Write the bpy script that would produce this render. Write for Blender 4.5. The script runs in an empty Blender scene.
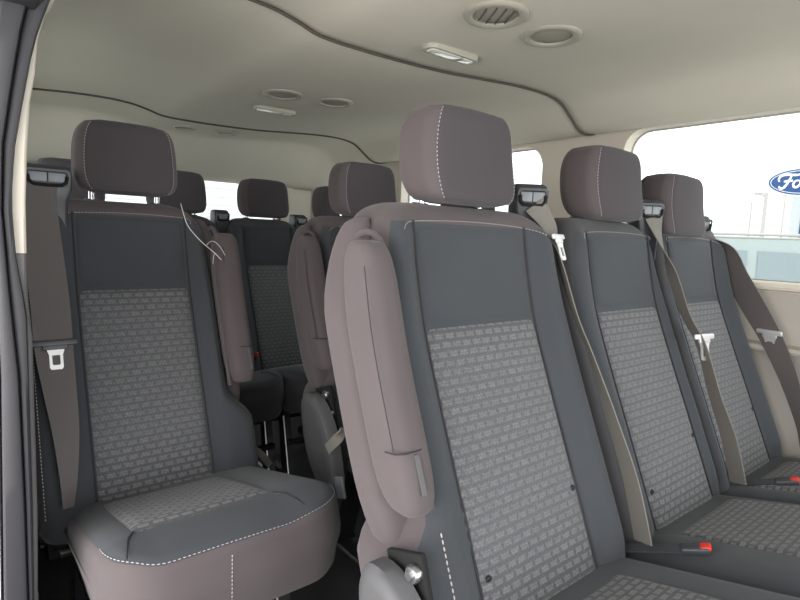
import bpy, bmesh, math, random
from mathutils import Vector, Matrix
random.seed(7)
PI = math.pi
SC = bpy.context.scene
COL = SC.collection

# ------------------------------------------------------------------ camera
F_PX = 547.67
YAW, PIT, ROL = math.radians(39.05), math.radians(-6.448), math.radians(2.252)
EYE = 0.93
fw = Vector((math.sin(YAW)*math.cos(PIT), math.cos(YAW)*math.cos(PIT), math.sin(PIT)))
rt = Vector((math.cos(YAW), -math.sin(YAW), 0)); up = rt.cross(fw)
rt2 = rt*math.cos(ROL)+up*math.sin(ROL); up2 = up*math.cos(ROL)-rt*math.sin(ROL)
cd = bpy.data.cameras.new('camera'); co = bpy.data.objects.new('camera', cd); COL.objects.link(co)
cd.sensor_width = 36; cd.lens = F_PX*36/800; cd.clip_start = 0.02; cd.clip_end = 500
M = Matrix((rt2, up2, -fw)).transposed().to_4x4(); M.translation = (0, 0, EYE)
co.matrix_world = M
SC.camera = co

# ------------------------------------------------------------------ world, light, exposure
w = bpy.data.worlds.new('overcast_sky'); SC.world = w; w.use_nodes = True
bg = w.node_tree.nodes['Background']
bg.inputs[0].default_value = (.985, 0.99, 1.0, 1); bg.inputs[1].default_value = 2.4
def area(name, loc, rot, sx, sy, power, col):
    l = bpy.data.lights.new(name, 'AREA'); l.shape = 'RECTANGLE'; l.size = sx; l.size_y = sy
    l.energy = power; l.color = col
    o = bpy.data.objects.new(name, l); COL.objects.link(o); o.location = loc; o.rotation_euler = rot
    return o
# daylight that falls in through the open sliding door and the windscreen
area('daylight_door', (-0.75, 0.30, .85), (math.radians(108), 0, math.radians(-72)), 1.3, 1.2, 25, (1, .95, .93))
area('daylight_windscreen', (0.95, -2.6, 1.05), (math.radians(100), 0, 0), 1.8, .9, 48, (.93, .97, 1))
SC.view_settings.view_transform = 'Standard'; SC.view_settings.look = 'None'
SC.view_settings.gamma = 1; SC.view_settings.exposure = 0.30
SC.view_settings.use_curve_mapping = False

# ------------------------------------------------------------------ materials
def s2l(c):
    c = c/255
    return c/12.92 if c <= .04045 else ((c+.055)/1.055)**2.4
def rgb(r, g, b): return (s2l(r), s2l(g), s2l(b), 1)
def mat(name, col, rough=.6, metal=0, bump=0, bscale=400, var=0, vscale=6, sheen=0, coat=0, spec=.5):
    m = bpy.data.materials.new(name); m.use_nodes = True
    nt = m.node_tree; b = nt.nodes['Principled BSDF']
    b.inputs['Base Color'].default_value = col; b.inputs['Roughness'].default_value = rough
    b.inputs['Metallic'].default_value = metal; b.inputs['Specular IOR Level'].default_value = spec
    b.inputs['Sheen Weight'].default_value = sheen; b.inputs['Coat Weight'].default_value = coat
    tc = nt.nodes.new('ShaderNodeTexCoord')
    if var:
        n = nt.nodes.new('ShaderNodeTexNoise'); n.inputs['Scale'].default_value = vscale; n.inputs['Detail'].default_value = 3
        nt.links.new(tc.outputs['Object'], n.inputs['Vector'])
        r = nt.nodes.new('ShaderNodeValToRGB')
        r.color_ramp.elements[0].position = .3; r.color_ramp.elements[1].position = .7
        r.color_ramp.elements[0].color = tuple(c*(1-var) for c in col[:3])+(1,)
        r.color_ramp.elements[1].color = tuple(min(1, c*(1+var)) for c in col[:3])+(1,)
        nt.links.new(n.outputs['Fac'], r.inputs[0]); nt.links.new(r.outputs[0], b.inputs['Base Color'])
    if bump:
        n = nt.nodes.new('ShaderNodeTexNoise'); n.inputs['Scale'].default_value = bscale; n.inputs['Detail'].default_value = 2
        nt.links.new(tc.outputs['Object'], n.inputs['Vector'])
        bp = nt.nodes.new('ShaderNodeBump'); bp.inputs['Strength'].default_value = bump; bp.inputs['Distance'].default_value = .002
        nt.links.new(n.outputs['Fac'], bp.inputs['Height']); nt.links.new(bp.outputs[0], b.inputs['Normal'])
    return m

def pattern_mat(name, base, light, dark, bw, bh):
    """basket-weave cloth: staggered raised dashes; UV in metres"""
    m = bpy.data.materials.new(name); m.use_nodes = True
    nt = m.node_tree; b = nt.nodes['Principled BSDF']; L = nt.links.new
    b.inputs['Roughness'].default_value = .85; b.inputs['Sheen Weight'].default_value = .15; b.inputs['Specular IOR Level'].default_value = .25
    uv = nt.nodes.new('ShaderNodeUVMap')
    nz = nt.nodes.new('ShaderNodeTexNoise'); nz.inputs['Scale'].default_value = 130
    L(uv.outputs[0], nz.inputs['Vector'])
    mp = nt.nodes.new('ShaderNodeVectorMath'); mp.operation = 'MULTIPLY_ADD'
    L(nz.outputs['Color'], mp.inputs[0]); mp.inputs[1].default_value = (.005, .004, 0); L(uv.outputs[0], mp.inputs[2])
    br = nt.nodes.new('ShaderNodeTexBrick'); L(mp.outputs[0], br.inputs['Vector'])
    br.inputs['Scale'].default_value = 1; br.offset = .5
    br.inputs['Brick Width'].default_value = bw; br.inputs['Row Height'].default_value = bh
    br.inputs['Mortar Size'].default_value = bh*.27; br.inputs['Mortar Smooth'].default_value = .35
    br.inputs['Color1'].default_value = light; br.inputs['Color2'].default_value = base; 
    # the woven graphic fades: open dark ground at both ends, dense in the middle
    sx = nt.nodes.new('ShaderNodeSeparateXYZ'); L(uv.outputs[0], sx.inputs[0])
    m1 = nt.nodes.new('ShaderNodeMath'); m1.operation = 'SUBTRACT'; m1.inputs[1].default_value = 5.60; L(sx.outputs[1], m1.inputs[0])
    m2 = nt.nodes.new('ShaderNodeMath'); m2.operation = 'ABSOLUTE'; L(m1.outputs[0], m2.inputs[0])
    m3 = nt.nodes.new('ShaderNodeMapRange'); m3.inputs[1].default_value = .12; m3.inputs[2].default_value = .27; L(m2.outputs[0], m3.inputs[0])
    mm = nt.nodes.new('ShaderNodeMix'); mm.data_type = 'RGBA'; L(m3.outputs[0], mm.inputs[0])
    mm.inputs[6].default_value = dark; mm.inputs[7].default_value = tuple(c*.62 for c in dark[:3])+(1,)
    L(mm.outputs[2], br.inputs['Mortar'])
    fn = nt.nodes.new('ShaderNodeTexNoise'); fn.inputs['Scale'].default_value = 420; fn.inputs['Detail'].default_value = 3
    L(uv.outputs[0], fn.inputs['Vector'])
    mx = nt.nodes.new('ShaderNodeMix'); mx.data_type = 'RGBA'; mx.blend_type = 'MULTIPLY'; mx.inputs[0].default_value = .55
    L(br.outputs['Color'], mx.inputs[6]); L(fn.outputs['Color'], mx.inputs[7])
    b2 = nt.nodes.new('ShaderNodeTexBrick'); L(mp.outputs[0], b2.inputs['Vector']); b2.inputs['Scale'].default_value = 1; b2.offset = .5
    b2.inputs['Brick Width'].default_value = .0075; b2.inputs['Row Height'].default_value = .0070; b2.inputs['Mortar Size'].default_value = .0011; b2.inputs['Mortar Smooth'].default_value = .8
    for q, c in (('Color1', (1, 1, 1, 1)), ('Color2', (.86, .86, .86, 1)), ('Mortar', (.62, .62, .62, 1))): b2.inputs[q].default_value = c
    m4 = nt.nodes.new('ShaderNodeMix'); m4.data_type = 'RGBA'; m4.blend_type = 'MULTIPLY'; m4.inputs[0].default_value = .8
    L(mx.outputs[2], m4.inputs[6]); L(b2.outputs['Color'], m4.inputs[7])
    L(m4.outputs[2], b.inputs['Base Color'])
    bp = nt.nodes.new('ShaderNodeBump'); bp.inputs['Strength'].default_value = .5; bp.inputs['Distance'].default_value = .002; bp.invert = True
    L(br.outputs['Fac'], bp.inputs['Height']); L(bp.outputs[0], b.inputs['Normal'])
    return m

MT = {
 'headliner': mat('headliner_cloth', rgb(196, 192, 179), .95, bump=.15, bscale=500, var=.03, vscale=3, spec=.15),
 'seam': mat('seam_dark', rgb(78, 74, 66), .9),
 'cream': mat('cream_trim_plastic', rgb(202, 195, 182), .6, bump=.1, bscale=700, spec=.3),
 'wallgrey': mat('grey_trim_plastic', rgb(165, 160, 152), .6, bump=.15, bscale=500, spec=.3),
 'jambgrey': mat('dark_grey_trim', rgb(96, 94, 94), .6, bump=.15, bscale=500),
 'rubber': mat('black_door_seal', rgb(46, 45, 49), .55, bump=.1, bscale=60),
 'rubber2': mat('matt_black_rubber', rgb(32, 32, 35), .6),
 'paint': mat('white_body_paint', rgb(225, 225, 228), .25, coat=.6),
 'floor': mat('black_vinyl_floor', rgb(38, 38, 40), .7, bump=.3, bscale=150),
 'hpanel': mat('headrest_cloth', rgb(69, 65, 68), .9, bump=.25, bscale=1200, sheen=.1, spec=.2),
 'sidedark': mat('charcoal_side_cloth', rgb(70, 70, 72), .9, bump=.25, bscale=1200, sheen=.1, spec=.2),  # same side cloth, without the painted warm light
 'panel': mat('charcoal_panel_cloth', rgb(62, 65, 69), .9, bump=.25, bscale=1200, sheen=.12, spec=.2, var=.04, vscale=9),
 'side': mat('warm_lit_side_cloth', rgb(83, 76, 77), .9, bump=.25, bscale=1200, sheen=.12, spec=.2, var=.04, vscale=9),  # warm cast of the light mixed into the side cloth colour
 'pattern': pattern_mat('basket_weave_cloth', rgb(121, 122, 124), rgb(127, 128, 130), rgb(109, 110, 113), .0235, .0140),
 'stitch': mat('pale_stitch_thread', rgb(172, 168, 165), .8),
 'seamc': mat('dark_seat_seam_piping', rgb(45, 44, 47), .9),  # thin dark piping along the seat seams
 'chrome': mat('chrome', rgb(225, 225, 228), .12, 1),
 'tonguemetal': mat('satin_tongue_metal', rgb(205, 205, 205), .4, .4),
 'steel': mat('brushed_steel', rgb(190, 190, 192), .3, 1),
 'blackmetal': mat('gloss_black_metal', rgb(22, 22, 24), .3, coat=.4),
 'plastic': mat('dark_grey_plastic', rgb(78, 78, 80), .55, bump=.2, bscale=600),
 'plastic2': mat('charcoal_plastic', rgb(58, 60, 64), .45),
 'midplastic': mat('mid_grey_bezel_plastic', rgb(120, 124, 128), .45),
 'cavity': mat('black_cavity', rgb(12, 12, 13), .9),
 'belt': mat('grey_belt_webbing', rgb(114, 111, 105), .75, bump=.5, bscale=900, spec=.3),
 'beltd': mat('dark_belt_webbing', rgb(96, 91, 90), .8, bump=.5, bscale=900, spec=.3),
 'red': mat('red_release_button', rgb(205, 50, 40), .4),
 'ventbez': mat('vent_bezel_plastic', rgb(158, 155, 142), .5),
 'ventdark': mat('vent_louvre_plastic', rgb(142, 139, 127), .6),
 'lens': mat('clear_lamp_lens', rgb(225, 225, 215), .15, coat=.8),
 'thread': mat('white_cotton_thread', rgb(225, 222, 215), .8),
 'paleground': mat('pale_bounce_ground', rgb(205, 203, 198), .9, var=.05),  # ground colour raised so it bounces daylight up to the ceiling
 'siding': mat('white_metal_siding', rgb(222, 226, 226), .7),
 'sidingline': mat('grey_siding_joint', rgb(180, 186, 188), .7),
 'silver': mat('silver_car_paint', rgb(150, 160, 158), .35, .3, coat=.6),
 'carglass': mat('reflection_pale_car_glass', rgb(120, 134, 138), .15, coat=.8),  # reflection put into the colour: glass lightened
 'tyre': mat('tyre_rubber', rgb(30, 30, 30), .8),
 'pole': mat('weathered_pole', rgb(175, 172, 168), .8),
 'signblue': mat('sign_blue', rgb(18, 66, 120), .4),
 'pylongrey': mat('pale_grey_pylon', rgb(178, 184, 184), .5),
 'signwhite': mat('sign_white', rgb(235, 238, 240), .5),
}
def glass_mat():
    m = bpy.data.materials.new('window_glass'); m.use_nodes = True
    nt = m.node_tree; nt.nodes.remove(nt.nodes['Principled BSDF']); out = nt.nodes['Material Output']
    t = nt.nodes.new('ShaderNodeBsdfTransparent'); t.inputs[0].default_value = (.93, .96, .96, 1)
    g = nt.nodes.new('ShaderNodeBsdfGlossy'); g.inputs['Roughness'].default_value = .03
    x = nt.nodes.new('ShaderNodeMixShader'); x.inputs[0].default_value = .05
    nt.links.new(t.outputs[0], x.inputs[1]); nt.links.new(g.outputs[0], x.inputs[2]); nt.links.new(x.outputs[0], out.inputs[0])
    return m
MT['glass'] = glass_mat()

# ------------------------------------------------------------------ helpers
def obj(name, bm, m, parent=None, smooth=True, loc=None):
    me = bpy.data.meshes.new(name)
    bmesh.ops.recalc_face_normals(bm, faces=bm.faces[:])
    bm.to_mesh(me); bm.free()
    for x in (m if isinstance(m, (list, tuple)) else [m]): me.materials.append(MT[x])
    if smooth:
        me.polygons.foreach_set('use_smooth', [True]*len(me.polygons))
        try: me.set_sharp_from_angle(angle=math.radians(40))
        except Exception: pass
    o = bpy.data.objects.new(name, me); COL.objects.link(o)
    if parent: o.parent = parent
    if loc: o.location = loc
    return o
def thing(name, label, cat, loc=(0, 0, 0), rz=0, group=None):
    o = bpy.data.objects.new(name, None); COL.objects.link(o); o.empty_display_size = .05
    o.location = loc; o.rotation_euler = (0, 0, rz); o['label'] = label; o['category'] = cat
    if group: o['group'] = group
    return o
def tag(o, label, cat, group=None):
    o['label'] = label; o['category'] = cat
    if group: o['group'] = group
    return o
def struct(o, label=None):
    o['kind'] = 'structure'
    if label: o['label'] = label
    return o
def loft(bm, rings, cap=True, closed=True, mi=None):
    """rings: list of equal-length lists of points; mi(i,j) gives material index"""
    vs = [[bm.verts.new(p) for p in r] for r in rings]
    n = len(rings[0])
    for i in range(len(vs)-1):
        for j in range(n if closed else n-1):
            k = (j+1) % n
            f = bm.faces.new((vs[i][j], vs[i][k], vs[i+1][k], vs[i+1][j]))
            if mi: f.material_index = mi(i, j)
    if cap and closed:
        f = bm.faces.new(vs[0][::-1]); g = bm.faces.new(vs[-1])
        if mi: f.material_index = mi(0, -1); g.material_index = mi(len(vs)-1, -1)
    return vs
def box(bm, c, s, rot=None, bev=0):
    r = bmesh.ops.create_cube(bm, size=1)
    vs = r['verts']
    mt = Matrix.Translation(c) @ (rot.to_4x4() if rot else Matrix()) @ Matrix.Diagonal((s[0], s[1], s[2], 1))
    bmesh.ops.transform(bm, matrix=mt, verts=vs)
    if bev:
        es = list({e for v in vs for e in v.link_edges})
        bmesh.ops.bevel(bm, geom=es, offset=bev, segments=3, profile=.5, affect='EDGES')
def tube(bm, pts, r, n=8, closed=False):
    pts = [Vector(p) for p in pts]; rings = []
    prev = None
    for i, p in enumerate(pts):
        a = pts[i-1] if (i > 0 or closed) else p; b = pts[(i+1) % len(pts)] if (i < len(pts)-1 or closed) else p
        t = (b-a).normalized()
        if prev is None: x = t.orthogonal().normalized()
        else: x = (prev - t*prev.dot(t)).normalized()
        prev = x; y = t.cross(x)
        rr = r[i] if isinstance(r, (list, tuple)) else r
        rings.append([p + x*rr*math.cos(2*PI*k/n) + y*rr*math.sin(2*PI*k/n) for k in range(n)])
    if closed: rings.append(rings[0])
    loft(bm, rings, cap=not closed)
    if closed: bmesh.ops.remove_doubles(bm, verts=bm.verts[:], dist=1e-6)
def cyl(bm, a, b, r, n=20, bev=0):
    a = Vector(a); b = Vector(b)
    d = (b-a).normalized()
    if bev: tube(bm, [a, a+d*1e-4, a+d*bev, b-d*bev, b-d*1e-4, b], [r-bev, r-bev*.7, r, r, r-bev*.7, r-bev], n)
    else: tube(bm, [a, b], r, n)
def rrect(hw_l, hw_r, y0, y1, rf, rb, n=6, nf=12):
    """plan ring: front y0 (left to right), back y1; corner radii; front edge has nf extra points"""
    pts = []
    for k in range(n+1):
        a = PI - (PI/2)*(-k/n)   # 180 -> 270
        pts.append((-hw_l+rf+rf*math.cos(a), y0+rf+rf*math.sin(a)))
    for k in range(1, nf):
        t = k/nf; pts.append((-hw_l+rf+(hw_l+hw_r-2*rf)*t, y0))
    for k in range(n+1):
        a = 1.5*PI+(PI/2)*k/n
        pts.append((hw_r-rf+rf*math.cos(a), y0+rf+rf*math.sin(a)))
    for k in range(n+1):
        a = (PI/2)*k/n
        pts.append((hw_r-rb+rb*math.cos(a), y1-rb+rb*math.sin(a)))
    for k in range(n+1):
        a = PI/2+(PI/2)*k/n
        pts.append((-hw_l+rb+rb*math.cos(a), y1-rb+rb*math.sin(a)))
    return pts
def smooth(a, b, x):
    t = max(0, min(1, (x-a)/(b-a))); return t*t*(3-2*t)
def interp(tab, z):
    if z <= tab[0][0]: 
        (a, p), (b, q) = tab[0], tab[1]; return p+(q-p)*(z-a)/(b-a)
    for i in range(len(tab)-1):
        if z <= tab[i+1][0] or i == len(tab)-2:
            (a, p), (b, q) = tab[i], tab[i+1]
            def sl(j):
                if j <= 0: return (tab[1][1]-tab[0][1])/(tab[1][0]-tab[0][0])
                if j >= len(tab)-1: return (tab[-1][1]-tab[-2][1])/(tab[-1][0]-tab[-2][0])
                return (tab[j+1][1]-tab[j-1][1])/(tab[j+1][0]-tab[j-1][0])
            h = b-a; t = (z-a)/h; m0 = sl(i)*h; m1 = sl(i+1)*h
            return (2*t**3-3*t*t+1)*p+(t**3-2*t*t+t)*m0+(-2*t**3+3*t*t)*q+(t**3-t*t)*m1

# ------------------------------------------------------------------ the setting: van body
YF, YR = -1.7, 3.05           # front cut, rear doors
# ceiling cross profile: left rail to right rail (x, z)
PROF = [(.06, 1.27), (.09, 1.325), (.14, 1.375), (.20, 1.405), (.30, 1.418), (.45, 1.425), (.56, 1.42), (.62, 1.408), (.68, 1.392),
        (.80, 1.388), (.95, 1.39), (1.10, 1.396), (1.25, 1.408), (1.42, 1.42), (1.55, 1.42), (1.63, 1.405), (1.69, 1.368), (1.74, 1.335), (1.79, 1.327), (1.87, 1.345)]
def prof_pts(n=90):
    out = []
    for k in range(n+1):
        x = PROF[0][0]+(PROF[-1][0]-PROF[0][0])*k/n
        out.append((x, interp(PROF, x)))
    return out
PP = prof_pts()
def ceil_dz(y): return -0.21*smooth(2.72, 3.03, y)
def rear_scale(x, z, y):
    # towards the rear the headliner dips to a header over the doors; the rails keep their height lower
    d = ceil_dz(y); return max(z+d, min(z, 1.20)) if d else z
SEAMS = [-.05, 1.175, 2.44]
segs = [(YF, -.05), (-.05, 1.175), (1.175, 2.44), (2.44, YR)]
bm = bmesh.new()
for a, b in segs:
    ys = [a, a+.004, a+.012, a+.03] + [a+.03+(b-a-.06)*k/16 for k in range(1, 16)] + [b-.03, b-.012, b-.004, b]
    rings = []
    for y in ys:
        e = min(y-a, b-y)
        lift = .007*(1-smooth(0, .02, e)) if not (b == YR and b-y < .05) else 0
        crown = -.006*math.sin(PI*(y-a)/(b-a))
        rings.append([(x, y, rear_scale(x, z+lift+crown*0, y)) for x, z in PP])
    loft(bm, rings, cap=False, closed=False)
# outer roof skin
loft(bm, [[(-.02, y, 1.25), (.02, y, 1.42), (.3, y, 1.5), (.96, y, 1.52), (1.62, y, 1.5), (1.88, y, 1.46), (1.91, y, 1.385)] for y in (YF, YR+.08)], cap=False, closed=False)
ceiling = struct(obj('ceiling', bm, 'headliner'))
for i, y in enumerate(SEAMS):
    bm = bmesh.new()
    tube(bm, [(x, y, z+.0005) for x, z in PP], .0042, 6)
    struct(obj('trim_%d' % (i+1), bm, 'seam'))

bm = bmesh.new(); box(bm, (.94, (YF+YR)/2, -.03), (1.9, YR-YF+.1, .06)); struct(obj('floor', bm, 'floor'))

def wall_plate(name, m, plane, t, outer, holes, axis):
    """polygon with rounded holes, extruded; axis 'x': points are (y,z) on x=plane, 'y': (x,z) on y=plane"""
    bm = bmesh.new()
    def P(a, b, d): return (plane+d, a, b) if axis == 'x' else (a, plane+d, b)
    loops = []
    for L in [outer]+holes:
        vs = [bm.verts.new(P(a, b, 0)) for a, b in L]
        loops.append([bm.edges.new((vs[i], vs[(i+1) % len(vs)])) for i in range(len(vs))])
    bmesh.ops.triangle_fill(bm, use_beauty=True, use_dissolve=False, edges=[e for l in loops for e in l])
    fs = bm.faces[:]
    r = bmesh.ops.extrude_face_region(bm, geom=fs)
    nv = [g for g in r['geom'] if isinstance(g, bmesh.types.BMVert)]
    d = Vector((t, 0, 0)) if axis == 'x' else Vector((0, t, 0))
    bmesh.ops.translate(bm, verts=nv, vec=d)
    return obj(name, bm, m, smooth=False)
def rr(a0, a1, b0, b1, r, n=8, tilt=0):
    pts = []
    for (cx, cy, s) in ((a1-r, b1-r, 0), (a0+r, b1-r, 1), (a0+r, b0+r, 2), (a1-r, b0+r, 3)):
        for k in range(n+1):
            a = s*PI/2+(PI/2)*k/n
            pts.append((cx+r*math.cos(a), cy+r*math.sin(a)))
    return pts
W1 = rr(-.35, 1.055, .845, 1.336, .07); W2 = rr(1.40, 2.30, .845, 1.322, .09); W3 = rr(-1.55, -.5, .845, 1.31, .07); W4 = rr(2.42, 2.9, .9, 1.27, .07)
struct(wall_plate('wall_right', 'cream', 1.845, .05, [(YF, 0), (YR, 0), (YR, 1.345), (YF, 1.345)], [W1, W2, W3, W4], 'x'))
# left side: only behind the open sliding door
W5 = rr(1.40, 2.30, .845, 1.27, .09); W6 = rr(2.42, 2.9, .9, 1.25, .07)
struct(wall_plate('wall_left', 'cream', .005, .055, [(1.03, 0), (YR, 0), (YR, 1.30), (1.03, 1.30)], [W5, W6], 'x'))
R1 = rr(.40, .90, .84, 1.215, .06); R2 = rr(1.0, 1.50, .84, 1.215, .06)
struct(wall_plate('wall_back', 'cream', YR, .06, [(0, 0), (1.9, 0), (1.9, 1.45), (0, 1.45)], [R1, R2], 'y'))
def pane(name, plane, a0, a1, b0, b1, r, axis, parent=None):
    """window: rubber gasket frame with a glass pane in it"""
    g = .006
    out = rr(a0-g, a1+g, b0-g, b1+g, r+g); inn = rr(a0+.004, a1-.004, b0+.004, b1-.004, r-.003)
    bm = bmesh.new()
    def P(a, b, d): return (plane+d, a, b) if axis == 'x' else (a, plane+d, b)
    prof = [(out, 0), (out, .008), (inn, .008), (inn, 0)]
    rings = [[P(a, b, d) for a, b in L] for L, d in prof]; rings.append(rings[0])
    loft(bm, rings, cap=False); bmesh.ops.remove_doubles(bm, verts=bm.verts[:], dist=1e-6)
    o = struct(obj(name, bm, 'wallgrey', parent))
    bm = bmesh.new()
    f = bm.faces.new([bm.verts.new(P(a, b, .002)) for a, b in rr(a0+.001, a1-.001, b0+.001, b1-.001, r)])
    r_ = bmesh.ops.extrude_face_region(bm, geom=[f]); 
    bmesh.ops.translate(bm, verts=[v for v in r_['geom'] if isinstance(v, bmesh.types.BMVert)], vec=(.003, 0, 0) if axis == 'x' else (0, .003, 0))
    obj('glass_pane', bm, 'glass', o, smooth=False)
pane('window_1', 1.896, -.35, 1.055, .845, 1.336, .07, 'x'); pane('window_2', 1.896, 1.40, 2.30, .845, 1.322, .09, 'x')
pane('window_3', 1.896, -1.55, -.5, .845, 1.31, .07, 'x'); pane('window_4', 1.896, 2.42, 2.9, .9, 1.27, .07, 'x')
pane('window_5', .008, 1.40, 2.30, .845, 1.27, .09, 'x'); pane('window_6', .008, 2.42, 2.9, .9, 1.25, .07, 'x')
pane('window_7', YR+.035, .40, .90, .84, 1.215, .06, 'y'); pane('window_8', YR+.035, 1.0, 1.50, .84, 1.215, .06, 'y')

# right wall trim: rounded sill moulding, ledge, lower panel
def extr_y(bm, sec, y0, y1): loft(bm, [[(x, y, z) for x, z in sec] for y in (y0, y1)], cap=True)
bm = bmesh.new()
extr_y(bm, [(1.85, .845), (1.835, .845), (1.828, .840), (1.825, .832), (1.828, .824), (1.836, .820), (1.85, .818)], YF, YR)
struct(obj('trim_4', bm, 'cream'))
bm = bmesh.new()
extr_y(bm, [(1.85, .818), (1.842, .815), (1.838, .74), (1.832, .69), (1.82, .672), (1.79, .665), (1.786, .657), (1.79, .649), (1.815, .645), (1.83, .62), (1.832, .3), (1.81, .25), (1.81, 0.002), (1.85, .002)], YF, YR)
struct(obj('trim_5', bm, 'wallgrey'))
# header over the rear doors
bm = bmesh.new()
loft(bm, [[(x, y, z) for y, z in ((3.05, 1.30), (2.985, 1.27), (2.97, 1.245), (2.98, 1.225), (3.05, 1.222))] for x in (.06, 1.85)], cap=True)
struct(obj('trim_6', bm, 'headliner'))
bm = bmesh.new()
for x0, x1 in ((.385, .915), (.985, 1.515)):
    L = rr(x0, x1, .825, 1.23, .07); tube(bm, [(a, YR-.004, b) for a, b in L], .007, 8, closed=True)
struct(obj('trim_7', bm, 'rubber2'))
bm = bmesh.new()
extr_y(bm, [(.058, .83), (.066, .82), (.068, .40), (.085, .30), (.085, .002), (.058, .002)], 1.06, YR)
struct(obj('trim_10', bm, 'jambgrey'))
# corner pillars at the rear
for k, x in enumerate((.075, 1.83)):
    bm = bmesh.new()
    s = 1 if k == 0 else -1
    loft(bm, [[(x-s*.03, 3.05, z), (x-s*.03, 2.93, z), (x, 2.95, z), (x+s*.05, 2.99, z), (x+s*.09, 3.02, z), (x+s*.10, 3.05, z)] for z in (0, 1.24)], cap=True)
    struct(obj('trim_%d' % (8+k), bm, 'cream'))

# door opening jamb at the left: cream upper trim, grey lower trim, black seal, painted flange
JI = [(1.262, .128), (1.252, .119), (1.202, .105), (1.148, .100), (1.111, .093), (1.038, .087), (.96, .083), (.89, .082), (.814, .082), (.752, .086), (.657, .085), (.576, .085), (.459, .084), (.323, .080), (.15, .075), (0, .072)]
JO = [(1.262, .122), (1.252, .118), (1.202, .102), (1.168, .094), (1.109, .083), (1.036, .070), (.963, .064), (.89, .066), (.845, .071), (.799, .0775), (.657, .0765), (.495, .0755), (.323, .0725), (.15, .069), (0, .066)]
JIt = sorted(JI); JOt = sorted(JO)
def lin(tab, z):
    if z <= tab[0][0]: return tab[0][1]
    for i in range(len(tab)-1):
        if z <= tab[i+1][0]: 
            (a, p), (b, q) = tab[i], tab[i+1]; return p+(q-p)*(z-a)/(b-a)
    return tab[-1][1]
def jamb(name, z0, z1, m, fin, fout, y0=1.0, y1=1.06, n=40, rnd=.004):
    bm = bmesh.new(); rings = []
    for k in range(n+1):
        z = z0+(z1-z0)*k/n; i = fin(z); o = fout(z); d = min(rnd, abs(i-o)*.45)
        rings.append([(o, y1, z), (o, y0+.002, z), (o+d*.3, y0, z), (i-d, y0-.001, z), (i-d*.3, y0+.001, z), (i, y0+d, z), (i, y1, z)])
    loft(bm, rings); return obj(name, bm, m)
struct(jamb('trim_14', .885, 1.262, 'cream', lambda z: lin(JIt, z), lambda z: lin(JOt, z)))
struct(jamb('trim_15', 0, .884, 'jambgrey', lambda z: lin(JIt, z)-.0006, lambda z: lin(JOt, z)))
# rubber door seal: bulb and lip, following the opening
SO = sorted([(1.262, .060), (1.2, .052), (1.13, .044), (1.04, .037), (.95, .035), (.85, .040), (.7, .040), (.5, .035), (.3, .030), (0, .024)])
SM = sorted([(1.262, .098), (1.2, .084), (1.13, .072), (1.04, .058), (.95, .0535), (.85, .0575), (.7, .066), (.5, .067), (.3, .066), (0, .061)])
seal = struct(jamb('trim_16', 0, 1.262, 'rubber', lambda z: lin(JOt, z)+.001, lambda z: lin(SM, z), .985, 1.05, rnd=.008))
struct(jamb('trim_17', 0, 1.262, 'rubber', lambda z: lin(SM, z)-.0015, lambda z: lin(SO, z)+.004, .975, 1.05, rnd=.007))
struct(jamb('trim_18', 0, 1.262, 'rubber2', lambda z: lin(SM, z), lambda z: lin(SM, z)-.003, .990, 1.05))
struct(jamb('trim_19', 0, 1.262, 'paint', lambda z: lin(SO, z)+.003, lambda z: lin(SO, z)-.06, 1.0, 1.06, rnd=.01))
# roof rail over the open door
bm = bmesh.new()
loft(bm, [[(x, y, z) for x, z in ((.145, 1.36), (.12, 1.262), (.10, 1.235), (.05, 1.235), (-.02, 1.27), (-.02, 1.40))] for y in (YF, 1.06)], cap=True)
struct(obj('trim_20', bm, 'rubber2'))

# ------------------------------------------------------------------ passenger seats
YC = sorted([(.20, -.255), (.33, -.224), (.383, -.203), (.55, -.135), (.67, -.085), (.791, -.038), (.88, -.015), (.958, 0), (1.0, .010)])
def yc(z): return interp(YC, z)
ZT = .990
CT = sorted([(-.66, .425), (-.60, .434), (-.521, .442), (-.40, .416), (-.245, .374), (-.15, .352)])
def ctop(y): return interp(CT, y)

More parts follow.
